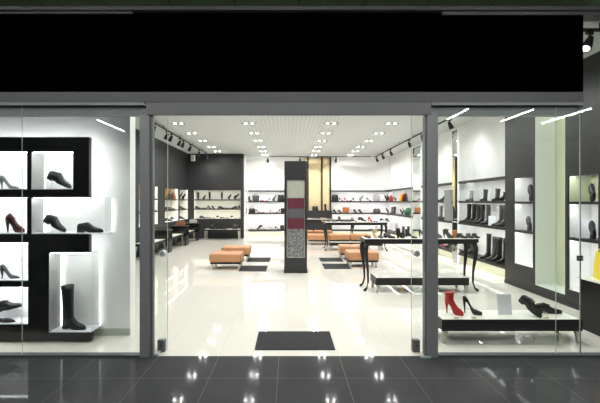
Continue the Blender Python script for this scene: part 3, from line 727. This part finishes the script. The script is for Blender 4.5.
# --- niches in the right cladding
def rside(kind, col, Y, z, label, X=4.27, rz=PI, **kw):
    return place(kind, col, X, Y, z, rz, label=label, **kw)
rside('oxford', 'black', 5.56, 1.545, 'black shoe standing upright in the khaki bay of the near right niche', X=4.225, rz=R_(70), pitch=R_(-80), L=.25)
rside('oxford', 'black', 5.52, 1.02, 'black shoe upright beside a white card in the near right niche', X=4.20, rz=R_(70), pitch=R_(-78), L=.26)
rside('card', 'white', 5.74, 1.02, 'slanted white card beside the upright black shoe in right niche', X=4.22, rz=R_(-8), w=.2, h=.26)
rside('oxford', 'black', 6.98, 1.545, 'dark shoe standing upright on the upper shelf of the narrow right niche', X=4.24, rz=R_(80), pitch=R_(-80), L=.3)
rside('oxford', 'dark grey', 6.98, 1.03, 'dark grey shoe upright on the lower shelf of the narrow right niche', X=4.20, rz=R_(80), pitch=R_(-80), L=.26)

# --- shelf goods helper
def row(shelf, Y, z, items, group, parted=False):
    for it in items:
        px, kind, col = it[0], it[1], it[2]; kw = dict(it[3]) if len(it) > 3 else {}
        rz = kw.pop('rz', R_(random.uniform(-30, 30)) if kind not in ('handbag', 'tote', 'clutch', 'round', 'box', 'card') else 0)
        place(kind, col, wx(px, Y), Y, z, rz, kw.pop('pitch', 0), group=group, shelf=shelf, parted=parted, **kw)
up = R_(-68)
gBL = 'goods on the back wall shelves left of the gold panels'
row('upper back shelf left of column', 17.72, SZ[1], [(251.3, 'boot', 'dark grey', dict(H=.22, L=.16)), (256.8, 'tote', 'dark grey', dict(w=.3, h=.25)), (262.3, 'flat', 'pink'), (265.6, 'pump', 'grey', dict(rz=PI)), (274.3, 'oxford', 'grey', dict(pitch=up)), (281, 'handbag', 'black', dict(w=.3, h=.27))], gBL)
row('middle back shelf left of column', 17.72, SZ[2], [(246.0, 'clutch', 'black', dict(w=.16)), (252.0, 'handbag', 'black', dict(w=.27, h=.19)), (258.2, 'pump', 'dark grey', dict(rz=0)), (262.2, 'flat', 'pink', dict(L=.18)), (272.8, 'sandal', 'grey', dict(rz=0)), (277.2, 'pump', 'dark grey', dict(rz=PI)), (282.5, 'clutch', 'black', dict(w=.16))], gBL)
row('lowest back shelf left of column', 17.72, SZ[3], [(252.2, 'flat', 'beige', dict(L=.18)), (260, 'oxford', 'dark grey', dict(pitch=R_(30), rz=PI)), (264.3, 'flat', 'silver grey', dict(L=.17)), (272.8, 'sandal', 'silver grey'), (276.8, 'pump', 'dark grey', dict(rz=0)), (282.1, 'clutch', 'black', dict(w=.17, h=.19))], gBL)
gBR = 'goods on the back wall shelves right of the gold panels'
row('upper back shelf right of gold panels', 17.72, SZ[1], [(335, 'handbag', 'black', dict(w=.3, h=.27, hh=.05)), (342, 'pump', 'dark grey', dict(rz=0)), (346.4, 'pump', 'pink', dict(rz=0)), (350.8, 'pump', 'black', dict(rz=PI)), (361.1, 'oxford', 'silver grey', dict(pitch=up)), (369, 'pump', 'dark grey', dict(rz=0)), (376.6, 'tote', 'silver grey', dict(w=.3, h=.25))], gBR)
row('middle back shelf right of gold panels', 17.72, SZ[2], [(334.6, 'shootie', 'black', dict(L=.15, heel=.05, top=.05)), (339.6, 'shootie', 'dark grey', dict(L=.15, heel=.05, top=.05)), (345.8, 'clutch', 'tan', dict(w=.29, h=.24)), (355, 'shootie', 'black', dict(L=.16, heel=.06, top=.05)), (360.1, 'shootie', 'black', dict(L=.16, heel=.06, top=.06)), (367.6, 'box', 'white', dict(w=.21, h=.26)), (376.8, 'handbag', 'dark grey', dict(w=.32, h=.18, hh=.06))], gBR)
row('lowest back shelf right of gold panels', 17.72, SZ[3], [(371, 'flat', 'silver grey'), (378, 'pump', 'dark grey')], gBR)
# plinth of the gold panels
place('handbag', 'black', fx(315), 17.45, 1.15, 0, label='black handbag with handles on the plinth before the gold panels', w=.27, h=.19, parted=False)
place('boot', 'black', fx(325.4), 17.45, 1.15, R_(-60), label='small black boot on the plinth before the right gold panel', H=.28, L=.17, parted=False)
# back left niche (dark wall)
gN = 'goods in the back left wall niche'
YN = YD+.17
row('top shelf of the back left niche', YN, 1.63, [(198, 'boot', 'black', dict(H=.3, L=.15, rz=R_(-80))), (204.2, 'oxford', 'dark grey', dict(pitch=up, L=.2)), (209.5, 'boot', 'black', dict(H=.3, L=.15, rz=R_(-80))), (221.8, 'boot', 'black', dict(H=.3, L=.15, rz=R_(-80))), (229.5, 'oxford', 'dark grey', dict(pitch=up, L=.24)), (236.6, 'oxford', 'black', dict(pitch=R_(-52), L=.3, rz=0))], gN)
row('middle shelf of the back left niche', YN, 1.245, [(198.8, 'loafer', 'dark grey', dict(rz=0)), (202.8, 'flat', 'grey', dict(rz=PI)), (209.3, 'shootie', 'dark grey', dict(L=.14, heel=.04, top=.04)), (212.3, 'shootie', 'dark grey', dict(L=.13, heel=.04, top=.04)), (225.2, 'loafer', 'dark grey', dict(rz=0)), (228.6, 'flat', 'grey', dict(rz=0)), (231.4, 'loafer', 'dark grey', dict(rz=PI)), (237.6, 'shootie', 'black', dict(L=.14, heel=.05, top=.04))], gN)
row('bottom shelf of the back left niche', YN, .839, [(196.9, 'shootie', 'black', dict(L=.12, heel=.03, top=.03)), (199.6, 'flat', 'beige', dict(L=.13)), (205.2, 'loafer', 'dark grey'), (208.8, 'flat', 'grey'), (214.4, 'flat', 'red', dict(L=.14)), (217, 'shootie', 'black', dict(L=.11, heel=.03, top=.03)), (221.5, 'flat', 'dark grey'), (225, 'flat', 'brown', dict(L=.18)), (230.3, 'shootie', 'dark grey', dict(L=.12, heel=.03, top=.03)), (234.6, 'flat', 'beige', dict(L=.14)), (239, 'flat', 'grey', dict(L=.12))], gN)
# bench under it
gB = 'bags on the bench below the back left niche'
row('low bench below the back left niche', 16.32, .421, [(213.5, 'handbag', 'black', dict(w=.22, h=.2)), (217.8, 'tote', 'black', dict(w=.18, h=.24)), (222.5, 'loafer', 'black'), (235.2, 'handbag', 'dark brown', dict(w=.22, h=.2))], gB)
# left wall niches : items along Y
def lrow(shelf, z, items, group):
    for (px, kind, col, kw) in items:
        kw = dict(kw); X = -4.36; Y = -X*F/(CX-px)
        rz = kw.pop('rz', R_(random.uniform(-25, 25)))
        place(kind, col, X, Y, z, rz, kw.pop('pitch', 0), group=group, shelf=shelf, parted=False, **kw)
gL = 'goods in the left wall niches'
lrow('top shelves in left wall niches', 1.63, [(153.2, 'flat', 'dark grey', {}), (169.2, 'handbag', 'black', dict(w=.3, h=.2, rz=PI/2)), (173.3, 'handbag', 'brown', dict(w=.3, h=.22, rz=PI/2, hh=.06)), (180.3, 'oxford', 'dark grey', dict(pitch=up)), (183.6, 'oxford', 'black', dict(pitch=up, L=.25)), (186.5, 'flat', 'grey', {})], gL)
lrow('middle shelves in left wall niches', 1.245, [(153.6, 'flat', 'grey', {}), (167.6, 'loafer', 'dark grey', {}), (171.2, 'loafer', 'grey', {}), (175.3, 'flat', 'dark grey', {}), (181.6, 'loafer', 'dark grey', {}), (185.2, 'loafer', 'grey', {})], gL)
lrow('bottom shelves in left wall niches', .839, [(168.4, 'loafer', 'dark grey', {}), (172.2, 'shootie', 'dark grey', dict(L=.15, heel=.03, top=.04)), (175.6, 'flat', 'grey', {}), (181.6, 'loafer', 'dark brown', {}), (185.4, 'loafer', 'dark grey', {})], gL)
# bags on the black blocks
place('tote', 'dark grey', -3.87, 12.18, .6905, 0, label='dark grey bag on the black block nearest the glass door', parted=False, w=.3, h=.16)
place('handbag', 'brown', -3.84, 14.2, .6905, 0, label='brown bag on the middle black block along the left wall', parted=False, w=.32, h=.15, hh=.04)
place('handbag', 'silver grey', -3.80, 15.87, .6905, 0, label='pale grey bag on the farthest black block along the left wall', parted=False, w=.3, h=.14, hh=.04)

# right wall shelves
def rrow(shelf, z, items, group, parted=False):
    for (px, kind, col, kw) in items:
        kw = dict(kw); X = kw.pop('X', 4.30); Y = X*F/(px-CX)
        rz = kw.pop('rz', PI+R_(random.uniform(-12, 12)))
        place(kind, col, X, Y, z, rz, kw.pop('pitch', 0), group=group, shelf=shelf, parted=parted, **kw)
gRf = 'goods on the far right wall shelves'
rrow('upper right wall shelf by back corner', SZ[1], [(386.4, 'oxford', 'black', dict(pitch=up)), (388.7, 'oxford', 'grey', dict(pitch=up)), (391.2, 'handbag', 'red', dict(w=.26, h=.24, rz=R_(60))), (394.9, 'oxford', 'grey', dict(pitch=up, L=.22)), (401.6, 'handbag', 'yellow', dict(w=.2, h=.24, rz=R_(50))), (403.6, 'handbag', 'red', dict(w=.16, h=.24, rz=R_(50))), (405.4, 'handbag', 'black', dict(w=.2, h=.27, rz=R_(50)))], gRf)
rrow('middle right wall shelf by back corner', SZ[2], [(387.4, 'oxford', 'grey', dict(pitch=up, L=.22)), (391.6, 'boot', 'grey', dict(H=.27, L=.16)), (394.0, 'boot', 'dark grey', dict(H=.29, L=.16)), (401.7, 'oxford', 'black', dict(pitch=up, L=.22)), (404.6, 'oxford', 'grey', dict(pitch=up, L=.25)), (408, 'round', 'green', dict(r=.14, rz=R_(30)))], gRf)
rrow('lowest right wall shelf by back corner', SZ[3], [(395, 'boot', 'silver grey', dict(H=.36, L=.2)), (402, 'boot', 'dark grey', dict(H=.3, L=.2)), (407, 'boot', 'black', dict(H=.34, L=.2))], gRf)
gRm = 'goods on right wall shelves between the mirrors'
rrow('upper right wall shelf between the mirrors', SZ[1], [(439.5, 'flat', 'dark grey', {}), (443.6, 'shootie', 'dark grey', dict(L=.2, heel=.04, top=.04))], gRm)
rrow('middle right wall shelf between the mirrors', SZ[2], [(439, 'boot', 'grey', dict(H=.38, L=.22)), (444.6, 'boot', 'dark grey', dict(H=.40, L=.22)), ], gRm)
rrow('lowest right wall shelf between the mirrors', SZ[3], [(437.5, 'boot', 'grey', dict(H=.25, L=.22)), (444, 'flat', 'pink', {}), (449, 'shootie', 'dark grey', dict(heel=.04, top=.05))], gRm)
gRn = 'goods on the right wall shelves by the dark wall'
rrow('upper right wall shelf by the dark wall', SZ[1], [(469.6, 'boot', 'silver grey', dict(H=.24, L=.18, wide=.045)), (483.8, 'boot', 'dark grey', dict(H=.25, L=.17)), (495.8, 'boot', 'dark grey', dict(H=.25, L=.17)), (503.5, 'shootie', 'black', dict(L=.2, heel=.05, top=.09))], gRn, True)
rrow('middle right wall shelf by the dark wall', SZ[2], [(466.2, 'boot', 'black', dict(H=.44, L=.25, X=4.26)), (471.3, 'boot', 'black', dict(H=.44, L=.25)), (475.8, 'boot', 'dark brown', dict(H=.43, L=.25)), (479.6, 'boot', 'dark brown', dict(H=.43, L=.25)), (485.6, 'boot', 'dark grey', dict(H=.43, L=.25)), (492.6, 'card', 'white', dict(w=.14, h=.2, rz=-PI/4, X=4.24)), (497.6, 'boot', 'dark grey', dict(H=.42, L=.25)), (502.4, 'boot', 'dark grey', dict(H=.42, L=.25))], gRn, True)
rrow('lowest right wall shelf by the dark wall', SZ[3], [(465.6, 'boot', 'dark brown', dict(H=.36, L=.24, X=4.26)), (469.4, 'boot', 'dark grey', dict(H=.34, L=.24)), (485.6, 'boot', 'dark brown', dict(H=.54, L=.25)), (491.4, 'boot', 'dark grey', dict(H=.50, L=.25)), (496.0, 'boot', 'black', dict(H=.50, L=.25)), (502.4, 'boot', 'black', dict(H=.50, L=.25))], gRn, True)
# on the tables
gT = 'shoes on the large console table'
row('large console table', 7.05, .9025, [(368, 'flat', 'black', dict(L=.2, rz=R_(-70))), (375.3, 'shootie', 'beige', dict(L=.16, heel=.06, top=.04, rz=R_(-80))), (384.6, 'flat', 'black', dict(L=.2, rz=R_(-80))), (398, 'loafer', 'dark grey', dict(L=.22, rz=R_(-40))), (404.6, 'boot', 'black', dict(H=.17, L=.14, wide=.03)), (411.6, 'pump', 'dark brown', dict(rz=R_(-30))), (416.8, 'pump', 'dark grey', dict(rz=R_(10))), (438.8, 'shootie', 'grey', dict(L=.16, heel=.05, top=.06)), (449.4, 'shootie', 'dark grey', dict(L=.18, heel=.06, top=.06, rz=R_(-50))), (453.6, 'clutch', 'tan', dict(w=.07, h=.14, d=.05)), (459.2, 'loafer', 'dark grey', dict(L=.2, rz=R_(-50))), (464.8, 'loafer', 'dark grey', dict(L=.18, rz=R_(-75))), (469.4, 'loafer', 'black', dict(L=.18, rz=R_(-75)))], gT, True)
gT2 = 'shoes on the farther console table'
row('farther console table', 12.85, .8925, [(329, 'flat', 'beige', dict(L=.2)), (334.6, 'loafer', 'grey', dict(rz=0)), (340.6, 'shootie', 'dark grey', dict(L=.16, heel=.09, top=.03)), (345, 'flat', 'grey', dict(rz=0)), (352.4, 'pump', 'brown', dict(rz=0, L=.2)), (362.2, 'loafer', 'dark grey', dict(rz=0, pitch=R_(14))), (368.6, 'shootie', 'red', dict(L=.14, heel=.08, top=.02)), (375, 'flat', 'grey', dict(L=.18)), (381.6, 'shootie', 'dark grey', dict(L=.12, heel=.03, top=.03)), (386, 'shootie', 'dark grey', dict(L=.12, heel=.04, top=.03))], gT2)
gT3 = 'shoes on the farthest console table'
row('farthest console table', 15.55, .8625, [(311, 'flat', 'silver grey', {}), (317.5, 'flat', 'grey', {}), (323, 'flat', 'beige', {})], gT3)
# keep neighbours on a shelf from touching
bpy.context.view_layer.update()
def aabb(d):
    o = d['o']; ms = [o] if o.type == 'MESH' else list(o.children); P = []
    for m_ in ms:
        mw = Matrix.LocRotScale(o.location, o.rotation_euler, None)
        P += [mw @ Vector(c) for c in m_.bound_box]
    return [min(p[i] for p in P) for i in range(3)], [max(p[i] for p in P) for i in range(3)]
_by = {}
for d in ALL:
    if d['shelf']: _by.setdefault(d['shelf'], []).append(d)
for sh, ds in _by.items():
    ax = 1 if ('wall shelf' in sh or 'left wall niches' in sh) else 0
    for it in range(60):
        bs = sorted([(aabb(d), d) for d in ds], key=lambda q: q[0][0][ax]+q[0][1][ax])
        mv = False
        for (a, da), (b, db) in zip(bs, bs[1:]):
            ov = a[1][ax] - b[0][ax] + .006
            if ov > 0 and min(a[1][1-ax], b[1][1-ax]) > max(a[0][1-ax], b[0][1-ax]):
                da['o'].location[ax] -= ov/2; db['o'].location[ax] += ov/2; mv = True
        if not mv: break
# labels from positions
ORD = ['first', 'second', 'third', 'fourth', 'fifth', 'sixth', 'seventh', 'eighth', 'ninth', 'tenth', 'eleventh', 'twelfth', 'thirteenth', 'fourteenth']
byshelf = {}
for d in ALL:
    if d['shelf']: byshelf.setdefault(d['shelf'], []).append(d)
for sh, ds in byshelf.items():
    ds.sort(key=lambda d: d['x'])
    for i, d in enumerate(ds):
        w = 'leftmost' if i == 0 else ('rightmost' if i == len(ds)-1 else ORD[i] + ' from left')
        d['o']['label'] = f"{d['desc']}, {w} on {sh}"

# ------------------------------------------------------------------ ceiling lights
lamp_rows = [4.75, 5.9, 7.35, 8.8, 10.2, 11.65, 13.1, 14.6, 15.8, 17.0]  # nearest row is unseen, added to brighten the window zone
lamp_cols = [(-2.83, 'leftmost'), (-1.02, 'second from left'), (1.07, 'third from left'), (2.62, 'rightmost')]
def make_down():
    t = empty('ceiling_downlight', (0, 0, HC), '', 'ceiling light', 'recessed twin downlights')
    w, d = .21, .075
    fr = MB().box(-w, w, -d, -d+.012, -.012, 0, M_cream).box(-w, w, d-.012, d, -.012, 0, M_cream).box(-w, -w+.012, -d+.012, d-.012, -.012, 0, M_cream).box(w-.012, w, -d+.012, d-.012, -.012, 0, M_cream)
    fr.build('trim', t)
    B(-w+.012, w-.012, -d+.012, d-.012, -.006, -.001, M_blackmat).build('reflector', t)
    for x in (-.085, .085):
        MB().cyl((x, 0, -.0135), .032, .008, M_lamp, 20).build('lamp', t)
    return t
dl0 = make_down(); first = True
for r, y in enumerate(lamp_rows):
    for c, (x, cw) in enumerate(lamp_cols):
        if r == 0 and c == 0: continue
        o = dl0 if first else copy_tree(dl0); first = False
        o.location = (x, y, HC)
        o['label'] = f"recessed twin ceiling downlight, {cw} column, {ORD[r]} row from the shop front"
        for lx in (-.085, .085):
            ld = bpy.data.lights.new('downlight', 'AREA'); ld.shape = 'DISK'; ld.size = .055; ld.energy = 3.6 if y < 8 else 3.3; ld.color = (1, .998, .98); ld.spread = R_(170)
            lo = bpy.data.objects.new('downlight_source', ld); COL.objects.link(lo); lo.parent = o; lo.location = (lx, 0, -.018)

# ------------------------------------------------------------------ track lights
def track(x0, y0, x1, y1, label, z=3.445):
    t = empty('light_track', ((x0+x1)/2, (y0+y1)/2, HC), label, 'light track')
    v = Vector((x1-x0, y1-y0, 0)); n = Vector((-v.y, v.x, 0)).normalized()*.018
    vs = []
    for zz in (z-.0, z+.03):
        for (x, y, s) in ((x0, y0, -1), (x1, y1, -1), (x1, y1, 1), (x0, y0, 1)): vs.append((x+n.x*s, y+n.y*s, zz))
    child(MB().add(vs, [(0,3,2,1),(4,5,6,7),(0,1,5,4),(1,2,6,5),(2,3,7,6),(3,0,4,7)], M_trackm), 'rail', t)
    k = max(2, int(v.length/1.6)+1); h = MB()
    for i in range(k):
        p = Vector((x0, y0, 0)) + v*((i+.5)/k); h.box(p.x-.006, p.x+.006, p.y-.006, p.y+.006, z+.03, HC, M_trackm)
    child(h, 'hanger', t); return t
track(-3.28, 4.9, -3.28, 16.0, 'black light track along the left side of the ceiling')
track(3.70, 4.9, 3.70, 17.3, 'black light track along the right side of the ceiling')
track(-1.15, 17.1, 3.5, 17.1, 'black light track across the ceiling before the back wall')
track(1.6, 4.47, 4.1, 4.47, 'short black light track just behind the shop front')
M_lens = led('lens_glow', (1, 1, .98), 5)
def make_spot():
    t = empty('track_spotlight', (0, 0, 3.445), '', 'spotlight', 'black track spotlights')
    MB().box(-.05, .05, -.02, .02, -.035, 0, M_trackm, bev=.004).build('adapter', t)
    MB().tube([(0, 0, -.03), (0, 0, -.09)], .009, M_trackm).build('arm', t)
    T = Matrix.Translation((0, 0, -.10)) @ Matrix.Rotation(R_(35), 4, 'Y')
    MB().cyl((0, 0, -.125), .056, .085, M_trackm, 20, r2=.045, T=T).cyl((0, 0, -.04), .045, .08, M_trackm, 20, r2=.03, T=T).build('head', t); hd = [c for c in t.children if c.name.startswith('head')][0] if False else bpy.data.objects['head']
    MB().cyl((0, 0, -.127), .040, .004, M_lens, 20, T=T).build('lens', hd, 'glowing white lens')
    return t
sp0 = make_spot(); first = True
spots = []
for i, px in enumerate((154.5, 167.5, 171.5, 180, 183.5, 190.5, 199.5)): spots.append((-3.28, 3.28*F/(CX-px), R_(-30), f'black track spotlight on the left track, {ORD[i]} from the shop front'))
spots.append((-3.28, 15.9, R_(-80), 'black track spotlight at the far end of the left track'))
for i, px in enumerate((449.5, 422, 409, 390.5, 382.5, 376.5)): spots.append((3.70, 3.70*F/(px-CX), R_(210), f'black track spotlight on the right track, {ORD[i]} from the shop front'))
for px, w in ((267.8, 'left'), (300, 'middle'), (336, 'right')): spots.append((wx(px, 17.1), 17.1, R_(-90), f'black track spotlight on the back wall track, {w} one'))
spots.append((wx(585, 4.47)+.05, 4.47, R_(25), 'black track spotlight above the glass corner at the top right'))
for (x, y, rz, l) in spots:
    o = sp0 if first else copy_tree(sp0); first = False
    o.location = (x, y, 3.445); o.rotation_euler = (0, 0, rz); o['label'] = l
    ld = bpy.data.lights.new('spot', 'SPOT'); ld.energy = 10; ld.spot_size = R_(120); ld.spot_blend = .9; ld.shadow_soft_size = .03; ld.color = (1, .995, .97)
    lo = bpy.data.objects.new('spot_source', ld); COL.objects.link(lo); lo.parent = o
    T = Matrix.Translation((0, 0, -.10)) @ Matrix.Rotation(R_(35), 4, 'Y') @ Matrix.Translation((0, 0, -.15)); lo.matrix_local = T

# speaker on the back left wall
t = empty('wall_speaker', (wx(193, 16.6), 16.62, wz(161, 16.6)), 'small white loudspeaker high in the back left corner', 'speaker')
child(B(wx(191.2, 16.6), wx(194.8, 16.6), 16.54, YD, wz(161, 16.6), wz(155, 16.6), M_white, bev=.01), 'body', t)
child(B(wx(191.6, 16.6), wx(194.4, 16.6), 16.53, 16.54, wz(160.5, 16.6), wz(155.5, 16.6), mat('speaker_cloth', (205, 205, 203), .8, bump=.2, bscale=300)), 'grille', t)
# slim white post at the corner of the back recess
struct('trim_11', B(wx(246.6, 16.9), wx(248.1, 16.9), 16.9, 16.94, 0, HC, M_white))

# ------------------------------------------------------------------ world, camera, view
w = bpy.data.worlds.new('World'); S.world = w; w.use_nodes = True
bg = w.node_tree.nodes['Background']; bg.inputs[0].default_value = (.85, .95, 1, 1); bg.inputs[1].default_value = .035
cam = bpy.data.cameras.new('Camera'); cam.sensor_width = 36; cam.lens = 24.0; cam.shift_x = 11/600; cam.clip_start = .05; cam.clip_end = 80
co = bpy.data.objects.new('Camera', cam); COL.objects.link(co); co.location = (0, 0, EYE); co.rotation_euler = (PI/2, 0, 0)
S.camera = co
S.view_settings.view_transform = 'Standard'; S.view_settings.look = 'None'; S.view_settings.gamma = 1; S.view_settings.exposure = 0.3; S.view_settings.use_curve_mapping = False
